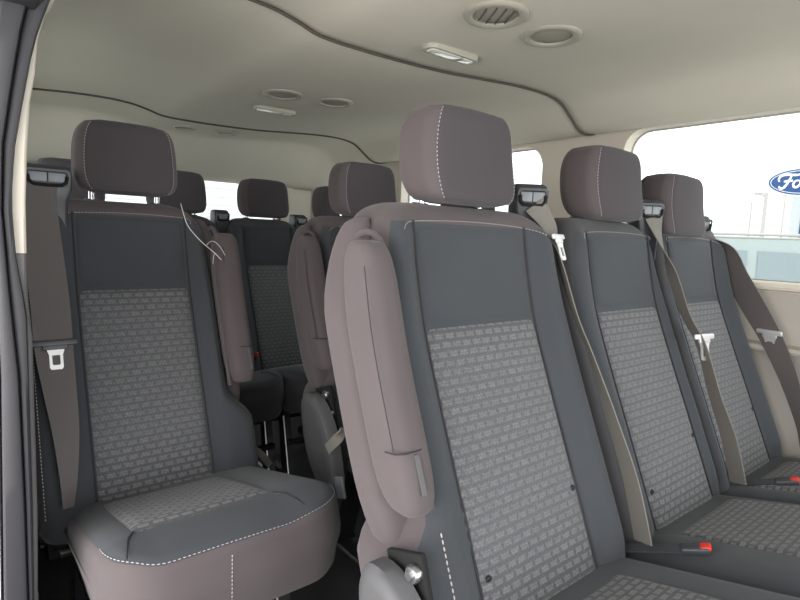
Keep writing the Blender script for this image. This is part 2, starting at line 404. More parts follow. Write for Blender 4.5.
def backrest_mesh(wl, wr, wi, side, armtop=.56):
    bm = bmesh.new(); rings = []
    zs = [.30, .302, .31, .325] + [.34+.5*k/26 for k in range(27)] + [.865, .885, .90, .915, .93, .94, .95, .957, .963, .969, .974, .978, .983, .986, .989, .990]
    n, nf = 6, 30
    info = []
    for z in zs:
        d = ZT-z; Rc, Rt = .075, .032
        cw = (Rc - math.sqrt(max(0, Rc*Rc-max(0, Rc-d)**2))) if d < Rc else 0
        ct = (Rt - math.sqrt(max(0, Rt*Rt-max(0, Rt-d)**2))) if d < Rt else 0
        b = z-.30; 
        if b < .02: cw += .012*(1-b/.02); ct += .012*(1-b/.02)
        l, r = wl-cw, wr-cw
        # shoulders taper slightly, hips swell under a folded armrest
        tap = .018*smooth(.75, .97, z); l -= tap; r -= tap
        hip = .055*(1-smooth(armtop-.09, armtop-.015, z))
        if side < 0: l += hip
        if side > 0: r += hip
        y0 = yc(z)+ct; y1 = yc(z)+.115-ct
        rf = min(.034, (y1-y0)*.48)
        pr = rrect(l, r, y0, y1, rf, rf*.9, n, nf)
        ring = []
        for j, (x, y) in enumerate(pr):
            ax = abs(x); w = r if x > 0 else l
            if y < y0+rf*1.01:
                bl = .026*smooth(wi-.005, wi+.045, ax)*smooth(.30, .42, z)*(1-smooth(.93, .985, z)*.8)
                fade = 1 if y < y0+1e-5 else 1-((y-y0)/rf)
                y -= bl*fade - .006*math.cos(min(1, ax/wi)*PI/2)*0
            ring.append((x, y, z))
        rings.append(ring); info.append(z)
    nfront = (n+1)+(nf-1)+(n+1)
    def mi(i, j):
        if j < 0: return 1
        jr = j > (n+1)+(nf-1)+3 and j < len(rings[0])-n-2
        if info[min(i, len(info)-1)] < .93 and ((side < 0 and jr) or (side > 0 and (j < 3 or not jr and j > nfront+3))): return 2  # side opposite the armrest takes the cloth without painted warm light
        return 0 if (3 <= j < nfront-4 and info[min(i, len(info)-1)] < .957) else 1
    loft(bm, rings, mi=mi); return bm
def front_y(x, z, wi, top=True):
    bl = .026*smooth(wi-.005, wi+.045, abs(x))*smooth(.30, .42, z)*(1-smooth(.93, .985, z)*.8)
    return yc(z)-bl
def panel_grid(fn, u0, u1, v0, v1, nu, nv, puff=.006, sink=.004, uvscale=1):
    """puffed cloth panel on a surface; fn(u,v)->(pos, normal); UVs in metres"""
    bm = bmesh.new(); uvl = bm.loops.layers.uv.new('UVMap'); vs = []
    U = [u0+(u1-u0)*(.5-.5*math.cos(PI*i/nu))*1.0 for i in range(nu+1)]; V = [v0+(v1-v0)*(.5-.5*math.cos(PI*j/nv)) for j in range(nv+1)]
    for v in V:
        row = []
        for u in U:
            eu = min(u-u0, u1-u); ev = min(v-v0, v1-v)
            h = (1-math.exp(-eu/.007))*(1-math.exp(-ev/.007))
            p, nrm = fn(u, v)
            row.append((bm.verts.new(Vector(p)+Vector(nrm)*(-sink+(puff+sink)*h)), u, v))
        vs.append(row)
    for j in range(nv):
        for i in range(nu):
            q = [vs[j][i], vs[j][i+1], vs[j+1][i+1], vs[j+1][i]]
            f = bm.faces.new([a[0] for a in q])
            for lp, a in zip(f.loops, q): lp[uvl].uv = (a[1]*uvscale+5, a[2]*uvscale+5)
    return bm

def cushion_mesh(wl, wr, y0=-.615, y1=-.15, zb=.29):
    bm = bmesh.new(); rings = []
    n, nf = 8, 16
    def ring(ins, fz, flare=0, fn=True):
        rf = max(.09-ins, .012); rb = max(.03-ins, .008)
        pr = rrect(wl-ins+flare, wr-ins+flare, y0+ins-flare, y1-ins+flare, rf, rb, n, nf)
        return [(x, y, fz(x, y)) for x, y in pr]
    def T(x, y):
        w = wl if x < 0 else wr
        return ctop(y)+.010*smooth(.10, .17, abs(x))*smooth(-.14, -.3, y) - .014*smooth(w-.05, w, abs(x))
    for k, (ins, dz) in enumerate([(.03, 0), (.012, .004), (.004, .018), (0, .05)]):
        rings.append(ring(ins, lambda x, y, dz=dz: zb+dz))
    for t in (.3, .6, .85): rings.append(ring(-.006*math.sin(PI*t), lambda x, y, t=t: (zb+.05)*(1-t)+t*(T(x, y)-.035)))
    for a in (0, 15, 30, 45, 60, 75, 90):
        a = math.radians(a); R = .024
        rings.append(ring(R*(1-math.cos(a)), lambda x, y, a=a: T(x, y)-R*(1-math.sin(a))))
    for ins in (.04, .055, .07, .085, .10, .12, .14, .16):
        rings.append(ring(ins, T))
    def mi(i, j): return 1 if i <= 9 else 0
    loft(bm, rings, mi=mi)
    return bm, T
def poly_stitch(bm, pts, r=.0008, dash=.004, gap=.003):
    """dashed thread along a polyline"""
    P = [Vector(p) for p in pts]; L = [0]
    for a, b in zip(P, P[1:]): L.append(L[-1]+(b-a).length)
    def at(s):
        for i in range(len(P)-1):
            if s <= L[i+1]: return P[i].lerp(P[i+1], (s-L[i])/max(1e-9, L[i+1]-L[i]))
        return P[-1]
    s = 0
    while s+dash < L[-1]:
        tube(bm, [at(s), at(s+dash/2), at(s+dash)], [r*.5, r, r*.5], 5); s += dash+gap

def headrest_meshes(W=.222, H=.166, D=.104, n=8):
    """rounded block: front panel + side gussets meet at a stitched seam"""
    bm = bmesh.new(); rings = []; zz = []
    K = 22
    for k in range(K+1):
        t = -1+2*k/K
        t = math.copysign(abs(t)**.8, t)
        z = t*H/2
        e = (1-abs(t)**4)**(1/2.6) if abs(t) < 1 else 0
        hw = (W/2)*(1-.07*(t+1)/2)*(.62+.38*e) + .004*math.cos(t*PI/2)
        hd = (D/2)*(.45+.55*e)
        cy = -.012*t*t + .010*t
        rf = hd*.72
        pr = rrect(hw, hw, -hd+cy, hd+cy, rf*.75, rf, 7, 12)
        rings.append([(x, y-.010*math.cos(x/hw*PI/2)*(1 if y < cy else -.2), z) for x, y in pr]); zz.append(z)
    nfr = 8+11+8
    def mi(i, j):
        if j < 0: return 1
        return 0 if (5 <= j < nfr-6) else 1
    loft(bm, rings, mi=mi)
    seams = []
    for idx in (5, nfr-6):
        seams.append([Vector(r[idx])+Vector((0, -.0008, 0)) for r in rings[1:-1]])
    return bm, seams

def armrest_mesh(side, wo):
    bm = bmesh.new(); rings = []
    z0, z1 = .565, .925; K = 30; Wd = .062; D0 = .088
    for k in range(K+1):
        t = -math.cos(PI*k/K); z = (z0+z1)/2+t*(z1-z0)/2
        e = (1-abs(t)**7)**.4 if abs(t) < 1 else 0
        w = Wd*(.45+.55*e); d = D0*(.25+.75*e)*(1-.12*smooth(.8, .92, z))
        cx = side*(wo+.026); cy = yc(z)-.026
        pr = rrect(w/2, w/2, cy-d/2, cy+d/2, min(w, d)*.40, min(w, d)*.40, 6, 4)
        rings.append([(cx+x, y, z) for x, y in pr])
    loft(bm, rings); return bm
def strip(bm, pts, width, thick=.0022, dirs=None):
    """webbing: centre line, width direction per point"""
    rings = []; P = [Vector(p) for p in pts]
    for i, p in enumerate(P):
        t = (P[min(i+1, len(P)-1)]-P[max(i-1, 0)]).normalized()
        d = Vector(dirs[i] if dirs else (1, 0, 0)); d = (d-t*d.dot(t)).normalized(); nrm = t.cross(d)
        w = width[i] if isinstance(width, (list, tuple)) else width
        rings.append([p+d*w/2-nrm*thick/2, p+d*w/2+nrm*thick/2, p-d*w/2+nrm*thick/2, p-d*w/2-nrm*thick/2])
    loft(bm, rings)
def resample(pts, n):
    """Catmull-Rom through points (any tuple length)"""
    out = []; m = len(pts)-1
    for k in range(n+1):
        s = m*k/n; i = min(int(s), m-1); t = s-i
        p = [pts[max(0, min(m, i+a))] for a in (-1, 0, 1, 2)]
        out.append(tuple(.5*((2*p[1][c])+(-p[0][c]+p[2][c])*t+(2*p[0][c]-5*p[1][c]+4*p[2][c]-p[3][c])*t*t+(-p[0][c]+3*p[1][c]-3*p[2][c]+p[3][c])*t**3) for c in range(len(pts[0]))))
    return out
def latch_plate(parent, p, side_dir, down, width, tilt=0, s=1.0, bar=True):
    """belt tongue: dark moulded bar over the webbing with a steel slotted tongue"""
    p = Vector(p); x = Vector(side_dir).normalized(); dn = Vector(down).normalized(); dn = (dn-x*dn.dot(x)).normalized(); nr = x.cross(dn)
    R = Matrix((x, dn, nr)).transposed()
    bm = bmesh.new()
    box(bm, p, (width*1.25*s, .012*s, .007*s), R, .0025*s)
    box(bm, p+dn*.007*s, (width*.7*s, .014*s, .006*s), R, .002*s)
    o = obj('latch_plate', bm, 'plastic2' if bar else 'tonguemetal', parent)
    bm = bmesh.new()
    a, b = .013*s, .036*s
    y0 = .012*s
    # slotted tongue as a flat ring
    out = [(-.016*s, y0), (.016*s, y0), (.012*s, y0+.012*s), (.012*s, y0+.038*s), (.009*s, y0+.042*s), (-.009*s, y0+.042*s), (-.012*s, y0+.038*s), (-.012*s, y0+.012*s)]
    inn = [(-.007*s, y0+.013*s), (.007*s, y0+.013*s), (.007*s, y0+.016*s), (.007*s, y0+.031*s), (.005*s, y0+.033*s), (-.005*s, y0+.033*s), (-.007*s, y0+.031*s), (-.007*s, y0+.016*s)]
    def Q(u, v, h): return p+x*u+dn*v+nr*h
    h = .0016*s
    rings = [[Q(u, v, hh) for u, v in L] for L, hh in ((out, -h), (out, h), (inn, h), (inn, -h), (out, -h))]
    loft(bm, rings, cap=False); bmesh.ops.remove_doubles(bm, verts=bm.verts[:], dist=1e-7)
    t = obj('tongue', bm, 'tonguemetal', o, smooth=False)
    return o
def belt_tower(parent, x, y, ztop, w=.072, slotz=.03, rz=0):
    """shoulder belt guide: moulded housing with a bezel and a dark slot"""
    zb = .90; bm = bmesh.new()
    c = Vector((x, y, 0)); R = Matrix.Rotation(rz, 3, 'Z')
    def loc(a, b, z): 
        v = R @ Vector((a, b, 0)); return (x+v.x, y+v.y, z)
    rings = []
    for z, hw, f, bk in ((zb, .40, -.028, .03), (ztop-.075, .42, -.028, .04), (ztop-.055, .50, -.034, .045), (ztop-.012, .50, -.026, .045), (ztop-.004, .48, -.02, .042), (ztop, .43, -.012, .036)):
        rings.append([loc(a*2*hw*w/2*1.0 if True else 0, b, z) for a, b in [(px/1.0, py) for px, py in rrect(1, 1, f, bk, .008, .012, 3, 3)]] if False else
                     [loc(px, py, z) for px, py in rrect(hw*w, hw*w, f, bk, .008, .012, 4, 3)])
    loft(bm, rings); t = obj('belt_guide', bm, 'plastic2', parent)
    # bezel with two recessed faces and the belt slot
    bm = bmesh.new()
    zc = ztop-.031
    L0 = rr(-w*.46, w*.46, zc-.019, zc+.020, .008, 5); L1 = rr(-w*.40, w*.40, zc-.014, zc+.015, .006, 5)
    rings = [[loc(a, d-.003*(b-zc)/.02, b) for a, b in L] for L, d in ((L0, -.030), (L0, -.0365), (L1, -.0365), (L1, -.033))]
    loft(bm, rings, cap=False); 
    obj('bezel', bm, 'plastic2', t)
    bm = bmesh.new()
    for sx in (-1, 1):
        box(bm, loc(sx*w*.19, -.034, zc+.003), (w*.36, .003, .020), R, .001)
    obj('bezel_face', bm, 'midplastic', t)
    bm = bmesh.new()
    pts = [(-w*.39, zc+.006), (-w*.37, zc-.006), (-w*.28, zc-.013), (0, zc-.014), (w*.28, zc-.013), (w*.37, zc-.006), (w*.39, zc+.006)]
    tube(bm, [loc(a, -.0375, b) for a, b in pts], .0038, 8)
    obj('belt_slot', bm, 'cavity', t)
    return t
def buckle(parent, p, d, lean=0.0, face=(0, -1, .3)):
    """black buckle housing on a webbing stalk with a red release button"""
    p = Vector(p); d = Vector(d).normalized(); fn = Vector(face); fn = (fn-d*fn.dot(d)).normalized(); x = d.cross(fn)
    R = Matrix((x, fn, d)).transposed()
    bm = bmesh.new(); box(bm, p, (.022, .013, .046), R, .004)
    strip(bm, [p-d*.12, p-d*.02], .022, .003, [x, x])
    b = obj('seat_belt_buckle', bm, 'plastic2', parent)
    bm = bmesh.new(); box(bm, p+d*.017+fn*.0035, (.016, .009, .018), R, .003)
    obj('release_button', bm, 'red', b)
    return b

def make_seat(name, label, x, y, wi, wl, wr, side=0, cwl=.24, cwr=.24, tower=(.24, .05, 1.05), tw=.072, hz=0, group=None,
              belt=None, bwid=.046, buckles=(), stitch=True, hx=0, wic=None, towerrz=0, beltmat='belt', legs=True, clips=False, sm='sidedark'):
    s = thing(name, label, 'car seat', (x, y, 0), 0, group)
    wic = wic or wi
    obj('backrest', backrest_mesh(wl, wr, wi, side), ['panel', sm, 'sidedark'], s)
    def fb(u, v):
        p = (u, front_y(u, v, wi), v); e = .004
        dz = (front_y(u, v+e, wi)-front_y(u, v-e, wi))/(2*e); nn = Vector((0, -1, dz)).normalized(); return p, nn
    uo = x*7.3
    obj('patterned_backrest_panel', panel_grid(fb, -wi, wi, .335, .790, 28, 50), 'pattern', s)
    obj('upper_backrest_panel', panel_grid(fb, -wi+.001, wi-.001, .793, .955, 26, 20, .005), 'panel', s)
    # seams and stitching
    bm = bmesh.new()
    for sx in (-1, 1):
        bm = bmesh.new()
        tube(bm, [(sx*wi, front_y(wi, z, wi)-.0016, z) for z in [.34+.62*k/60 for k in range(61)]], .0020, 5)
        obj('seam_piping', bm, 'seamc', s)
    if stitch:
        bm = bmesh.new()
        top = [(-wl+.05, .945), (-wi, .958), (0, .963), (wi, .958), (wr-.05, .945)]
        top = resample(top, 30)
        poly_stitch(bm, [(a, front_y(a, b, wi)-.0012, b) for a, b in top])
        if side < 0:
            obj('stitching', bm, 'stitch', s); bm = bmesh.new()
            w = wl if side < 0 else wr
            poly_stitch(bm, [(side*(w-.016), front_y(w-.016, z, wi)-.001, z) for z in [.36+.17*k/10 for k in range(11)]], .0014, .006)
        obj('stitching', bm, 'stitch', s)
    # cushion
    cm, T = cushion_mesh(cwl, cwr)
    c = obj('seat_cushion', cm, ['panel', sm], s)
    def fc(u, v):
        e = .004; dz = (T(u, v+e)-T(u, v-e))/(2*e)
        return (u*(1+.0*(v+.4)), v, T(u, v)), Vector((0, -dz, 1)).normalized()
    obj('patterned_cushion_panel', panel_grid(fc, -wic, wic, -.515, -.243, 24, 26, .005, .004), 'pattern', c)
    for sx in (-1, 1):
        bm = bmesh.new()
        w = cwl if sx < 0 else cwr
        tube(bm, [(sx*wic, -.515, T(wic, -.515)+.0010), (sx*(wic+.014), -.54, T(wic+.014, -.54)+.0006), (sx*(wic+.022), -.57, T(wic+.022, -.57)+.0002), (sx*(wic+.026), -.588, T(wic+.026, -.588)-.0005)], .0016, 5)
        obj('seam_piping', bm, 'seamc', c)
    if stitch:
        bm = bmesh.new()
        pr = rrect(cwl-.001, cwr-.001, -.614, -.16, .09, .03, 10, 30)
        pr = [p for p in pr if p[1] < -.30]
        pr = sorted([p for p in pr if p[0] < 0], key=lambda p: (p[0], -p[1]))+sorted([p for p in pr if p[0] >= 0], key=lambda p: (p[0], p[1]))
        pts = []
        for a, b in pr:
            ins = .011; v = Vector((a, b+.40)).normalized()
            q = (a-v.x*ins*1.0, b-v.y*ins*1.0)
            pts.append((q[0]+v.x*.004, q[1]+v.y*.004, T(q[0], q[1])-.005))
        poly_stitch(bm, pts, .0008, .0045, .003)
        obj('stitching', bm, 'stitch', c); bm = bmesh.new()
        poly_stitch(bm, [(0, -.6215, z) for z in [.415-.115*k/10 for k in range(11)]], .0009)
        obj('stitching', bm, 'stitch', c)
    # head restraint
    hr_bm, seams = headrest_meshes()
    H = obj('headrest', hr_bm, ['hpanel', 'side'], s, loc=(hx, .050, 1.076+hz))
    if stitch:
        for q in seams:
            bm = bmesh.new(); poly_stitch(bm, q, .0008, .004, .003); obj('stitching', bm, 'stitch', H)
    for sx in (-1, 1):
        bm = bmesh.new(); cyl(bm, (sx*.073, .012, -.165), (sx*.073, .004, -.065), .0062, 14)
        obj('headrest_post', bm, 'chrome', H)
        bm = bmesh.new(); cyl(bm, (hx+sx*.073, .062, .975), (hx+sx*.073, .060, .9935), .0165, 20, .004)
        obj('post_collar', bm, 'plastic2', s)
    if side:
        w = wl if side < 0 else wr
        a = obj('armrest', armrest_mesh(side, w), 'side', s)
        bm = bmesh.new(); rings = []
        for k in range(25):
            t = -math.cos(PI*k/24); z = .715+t*.245
            e = (1-abs(t)**5)**.4 if abs(t) < 1 else 0
            xa, xb = w-.03, w+.002+.046*e-.022*smooth(.80, .95, z)
            ya, yb = yc(z)+.040-.02*e, yc(z)+.058+.048*e
            rings.append([(side*q[0], q[1], z) for q in rrect(-xa, xb, ya, yb, (yb-ya)*.3, (yb-ya)*.45, 6, 4)])
        loft(bm, rings); obj('side_bolster', bm, 'side', s)
        bm = bmesh.new(); cx = side*(w+.034)
        sd = -1 if side > 0 else -1
        tube(bm, [(cx-.0265, yc(z)-.026-.0375, z) for z in [.652+.238*k/14 for k in range(15)]], .0009, 5)
        obj('seam_piping', bm, 'seamc', a); bm = bmesh.new()
        zs_ = .652
        tube(bm, [(cx-.031, yc(zs_)-.050, zs_), (cx-.026, yc(zs_)-.064, zs_), (cx-.012, yc(zs_)-.0705, zs_), (cx+.012, yc(zs_)-.0705, zs_), (cx+.026, yc(zs_)-.064, zs_)], .0012, 5)
        obj('seam_piping', bm, 'seamc', a)
        bm = bmesh.new(); strip(bm, [(cx+.004, yc(z)-.0712, z) for z in (.600, .612, .625, .637, .648)], .007, .0025); obj('zip', bm, 'plastic', a)
        # piped recess around the folded armrest
        bm = bmesh.new(); loop = []
        for k in range(25):
            th = PI*k/24
            loop.append((th, ))
        pts = []
        for z in [.56+.33*k/14 for k in range(15)]: pts.append((side*(w-.006), yc(z)-.030, z))
        for k in range(1, 8):
            th = PI*k/8; pts.append((side*(w+.004), yc(.90)+.010-.045*math.cos(th), .90+.038*math.sin(th)))
        for z in [.89-.33*k/14 for k in range(15)]: pts.append((side*(w+.001), yc(z)+.055, z))
        tube(bm, pts, .005, 8); obj('armrest_piping', bm, 'side', s)
        # recliner hinge and its cover
        hx_ = side*(w+.065)
        bm = bmesh.new(); rings = []
        for (r, dx) in ((.5, .040), (.80, .040), (.93, .037), (1, .028), (1, .004), (.9, 0)):
            ring = []
            for k in range(40):
                a_ = 2*PI*k/40; ca, sa = math.cos(a_), math.sin(a_)
                yy = -.214+.070*r*math.copysign(abs(ca)**.85, ca)+.055*r*sa; z_ = .384+.122*r*math.copysign(abs(sa)**.85, sa)
                ring.append((hx_+side*(dx-.012), yy, z_))
            rings.append(ring)
        loft(bm, rings)
        if side < 0: cv = obj('recliner_cover', bm, 'plastic', s)
        else: bm.free()
        bm = bmesh.new()
        box(bm, (hx_-side*.022, -.195, .44), (.010, .075, .17), Matrix.Rotation(math.radians(-20), 3, 'X'), .003)
        if side < 0: hp = obj('hinge_plate', bm, 'cavity', s)
        else: bm.free()
        for yy, z_, r in (((-.196, .506, .0125), (-.222, .462, .007)) if side < 0 else ()):
            bm = bmesh.new(); cyl(bm, (hx_-side*.020, yy, z_), (hx_-side*.006, yy, z_), r, 18, .003); cyl(bm, (hx_-side*.008, yy, z_), (hx_-side*.002, yy, z_), r*.55, 6)
            obj('bolt', bm, 'steel', hp)
    # clips in the backrest cloth
    for sx in ((-1, 1) if clips else ()):
        bm = bmesh.new(); z = .435 if sx < 0 else .50; px = sx*(wi-.018)
        yy = front_y(px, z, wi)-.0066
        cyl(bm, (px, yy+.004, z), (px, yy-.0012, z-.0006), .0055, 14, .001); obj('cloth_clip', bm, 'rubber2', s)
    if tower: belt_tower(s, tower[0], tower[1], tower[2], tw, rz=towerrz)
    if belt:
        pts = resample([b[:3] for b in belt], 44); ds = resample([b[3:6] for b in belt], 44)
        ws = [b[0] for b in resample([(b[6],) for b in belt], 44)] if len(belt[0]) > 6 else bwid
        bm = bmesh.new(); strip(bm, pts, ws, .0022, ds); obj('belt_webbing', bm, beltmat, s)
    for bk in buckles: buckle(s, *bk)
    if legs:
        for sx in (-1, 1):
            xx = sx*.15
            bm = bmesh.new()
            o_ = [(-.58, .03), (-.55, .05), (-.50, .28), (-.16, .28), (-.10, .05), (-.06, .03), (-.06, 0.004), (-.58, 0.004)]
            i_ = [(-.49, .06), (-.485, .08), (-.46, .235), (-.21, .235), (-.165, .08), (-.16, .06), (-.17, .05), (-.48, .05)]
            rings = [[(xx+dx, a_, b_) for a_, b_ in L] for L, dx in ((o_, -.012), (o_, .012), (i_, .012), (i_, -.012), (o_, -.012))]
            loft(bm, rings, cap=False); bmesh.ops.remove_doubles(bm, verts=bm.verts[:], dist=1e-7)
            lg = obj('leg', bm, 'blackmetal', s)
            bm = bmesh.new(); cyl(bm, (xx-.016, -.555, .045), (xx-.016, -.505, .265), .003, 8); obj('edge_strip', bm, 'steel', lg)
            bm = bmesh.new(); cyl(bm, (xx+.018*sx, -.5, .010), (xx+.018*sx, -.12, .010), .006, 8); obj('floor_rail', bm, 'steel', lg)
        for hw_, yy, z_ in ((.16, -.53, .17), (.16, -.13, .12), (.19, -.45, .285), (.19, -.22, .285)):
            bm = bmesh.new(); cyl(bm, (-hw_, yy, z_), (hw_, yy, z_), .0115, 12); obj('crossbar', bm, 'blackmetal', s)
    return s

def copy_seat(src, x, y, label, group=None):
    def cp(o, par):
        c = o.copy(); COL.objects.link(c); c.parent = par
        for ch in list(o.children): cp(ch, c)
        return c
    c = cp(src, None); c.location = (x, y, 0); c['label'] = label
    if group: c['group'] = group
    return c

GA, GB, GC = 'seats of the nearest bench row', 'seats of the middle row', 'seats of the rear bench row'
X1 = (1, 0, 0)
A1 = make_seat('passenger_seat', 'largest nearest charcoal cloth seat in the centre, tall folded armrest on its left side', .714, .684, .140, .225, .238, -1,
    .24, .243, (.226, .060, 1.052), .068, 0, GA, towerrz=-.65, clips=True, sm='side',
    belt=[(.205, .027, 1.008, .8, -.6, 0, .044), (.228, .004, .965, .95, -.2, 0, .040), (.237, -.016, .905, .7, .7, 0, .046), (.237, -.066, .792, .68, .7, 0, .046), (.238, -.106, .719, .66, .7, 0, .046),
          (.240, -.160, .603, .5, .85, 0, .046), (.240, -.206, .502, .4, .9, 0, .046), (.240, -.240, .395, .35, .9, 0, .046)],
    buckles=[((.275, -.315, .408), (.35, -.85, .28), 0, (-.2, 0, 1))])
latch_plate(A1, (.224, -.022, .945), (.8, .2, 0), (.2, -.3, -1), .05, s=.9, bar=False)
A2 = make_seat('passenger_seat', 'charcoal cloth seat without armrest, second from the aisle in the nearest row', 1.201, .684, .134, .225, .180, 0,
    .24, .19, (.186, .035, 1.052), .064, -.004, GA, towerrz=-.65, clips=True, hx=-.010,
    belt=[(.165, .002, 1.008, .8, -.6, 0, .044), (.175, -.012, .955, .9, .1, 0, .038), (.178, -.050, .87, .6, .75, 0, .046), (.178, -.093, .771, .6, .75, 0, .046), (.178, -.135, .704, .6, .75, 0, .046),
          (.182, -.175, .59, .5, .8, 0, .046), (.189, -.212, .495, .4, .9, 0, .046), (.189, -.242, .395, .4, .9, 0, .046)],
    buckles=[((.275, -.312, .405), (.3, -.85, .28), 0, (-.2, 0, 1))])
latch_plate(A2, (.178, -.140, .725), (.8, -.2, 0), (.5, -.3, -1), .05, s=1.05, bar=False)
A3 = make_seat('passenger_seat', 'charcoal cloth seat at the window side of the nearest row, wide belt hanging beside it', 1.572, .684, .134, .180, .215, 0,
    .19, .215, (.172, .06, 1.032), .062, -.030, GA, towerrz=-.65, clips=True, hx=-.030,
    belt=[(.152, .028, .990, .8, -.6, 0, .045), (.190, -.02, .935, .4, .9, 0, .062), (.198, -.055, .86, .3, .95, 0, .074), (.202, -.10, .785, .25, .95, 0, .074), (.206, -.15, .705, .2, .95, 0, .064),
          (.208, -.19, .63, .2, .95, 0, .056), (.210, -.225, .55, .3, .9, 0, .050), (.211, -.26, .46, .4, .9, 0, .048), (.211, -.275, .40, .4, .9, 0, .046)], beltmat='beltd')
latch_plate(A3, (.200, -.155, .707), (.2, .95, 0), (.25, -.35, -1), .05, s=1.1, bar=False)
B1 = make_seat('passenger_seat', 'single charcoal seat at the left by the door, thread hanging from its headrest', .324, 1.422, .1215, .222, .185, 1,
    .178, .245, (-.168, .012, 1.058), .092, .014, GB, sm='side',
    belt=[(-.185, -.024, 1.012, 1, 0, 0, .066), (-.186, -.030, .94, 1, 0, 0, .070), (-.182, -.058, .86, 1, 0, 0, .070), (-.178, -.092, .765, 1, 0, 0, .070), (-.178, -.128, .68, 1, 0, 0, .068),
          (-.174, -.162, .60, 1, 0, 0, .058), (-.170, -.195, .52, 1, 0, 0, .046), (-.172, -.228, .44, 1, .4, 0, .034), (-.176, -.245, .385, .7, .7, 0, .028)], beltmat='beltd')
bm = bmesh.new(); poly_stitch(bm, [(-.212, yc(z)-.012, z) for z in [.36+.50*k/20 for k in range(21)]], .0009, .004, .003); obj('stitching', bm, 'stitch', B1)
latch_plate(B1, (-.176, -.130, .690), X1, (0, -.3, -1), .066, s=1.0)
B2 = make_seat('passenger_seat', 'charcoal seat with folded armrest and oval hinge cover, half hidden behind the nearest seat', 1.02, 1.422, .1215, .215, .20, -1,
    .225, .225, (.225, .05, 1.05), .068, .0, GB, sm='side')
B3 = make_seat('passenger_seat', 'charcoal cloth seat behind the nearest row on the window side, hidden by it', 1.50, 1.422, .1215, .20, .20, 0,
    .225, .225, (.21, .05, 1.04), .068, 0, GB)
C1 = make_seat('passenger_seat', 'rear bench seat behind the left single seat, only headrest and cushion end showing', .70, 2.279, .113, .192, .178, 0,
    .186, .186, (.185, .06, 1.02), .06, .004, GC, stitch=False,
    buckles=[((.165, -.235, .425), (-.25, -.35, .9), 0, (0, -1, .3)), ((.215, -.235, .430), (.25, -.35, .9), 0, (0, -1, .3))])
C0 = copy_seat(C1, .325, 2.279, 'rear bench seat in the left corner, mostly hidden behind the left single seat', GC)
C2 = copy_seat(C1, 1.075, 2.279, 'rear bench seat facing down the aisle, whole backrest and headrest showing', GC)
C3 = copy_seat(C1, 1.45, 2.279, 'rear bench seat at the far window side, thin headrest edge showing behind another headrest', GC)
for c in (C0, C2, C3):
    for ch in list(c.children):
        if ch.name.startswith('seat_belt_buckle'):
            for g in list(ch.children): bpy.data.objects.remove(g)
            bpy.data.objects.remove(ch)

# straps beside the left single seat and on the hinge cover of the seat across the aisle
def add_strap(seat, pts, w, m, dirs, name='webbing_strap'):
    bm = bmesh.new(); strip(bm, resample(pts, 16), w, .003, [dirs]*17); return obj(name, bm, m, seat)
add_strap(B1, [(.205, -.13, .395), (.230, -.14, .385), (.262, -.15, .365), (.292, -.15, .325)], .020, 'belt', (.3, .3, 1))
st = add_strap(B2, [(-.332, -.39, .485), (-.340, -.37, .455), (-.342, -.33, .415)], .026, 'belt', (0, .6, -1))
bm = bmesh.new(); box(bm, (-.345, -.395, .345), (.008, .034, .05), Matrix.Rotation(math.radians(-20), 3, 'X'), .003); obj('strap_end', bm, 'midplastic', B2)

# loose thread on the left seat
bm = bmesh.new()
tp = [(.424, 1.375, .992), (.428, 1.365, .965), (.434, 1.355, .94), (.452, 1.35, .915), (.474, 1.345, .893), (.492, 1.335, .876), (.506, 1.33, .860)]
tube(bm, resample(tp, 30), .0008, 5)
tube(bm, resample([(.474, 1.345, .893), (.487, 1.34, .905), (.505, 1.34, .894), (.520, 1.34, .87)], 10), .0005, 5)
tube(bm, resample([(.492, 1.335, .876), (.487, 1.33, .864), (.484, 1.325, .850)], 6), .0005, 5)
tag(obj('loose_thread', bm, 'thread'), 'loose white thread hanging from a headrest corner to the folded armrest of the left seat', 'thread')

# ------------------------------------------------------------------ ceiling fittings
def air_vent(x, y, label, tilt=0, open_=True):
    z = interp(PROF, x)
    t = thing('ceiling_air_vent', label, 'air vent', (x, y, z), tilt, 'round air vents in the headliner')
    bm = bmesh.new(); rings = []
    for r, dz in ((.066, .004), (.066, -.003), (.063, -.006), (.052, -.007), (.047, -.004), (.045, .006)):
        rings.append([(r*math.cos(2*PI*k/40), r*math.sin(2*PI*k/40), dz) for k in range(40)])
    loft(bm, rings, cap=False); obj('bezel', bm, 'ventbez', t)
    bm = bmesh.new()
    rings = [[(r*math.cos(2*PI*k/32), r*math.sin(2*PI*k/32), dz) for k in range(32)] for r, dz in ((.0445, .004), (.0445, 0), (.040, -.003), (.01, -.004))]
    loft(bm, rings); obj('louvre_disc', bm, 'ventdark', t)
    bm = bmesh.new()
    for k in ((-1.5, -.5, .5, 1.5) if open_ else ()):
        a = k*.019; h = math.sqrt(max(0, .043**2-a*a))
        box(bm, (a, 0, -.0045), (.0018, 2*h*.93, .003))
    if open_: obj('slat', bm, 'seam', t, smooth=False)
    else: bm.free()
    return t
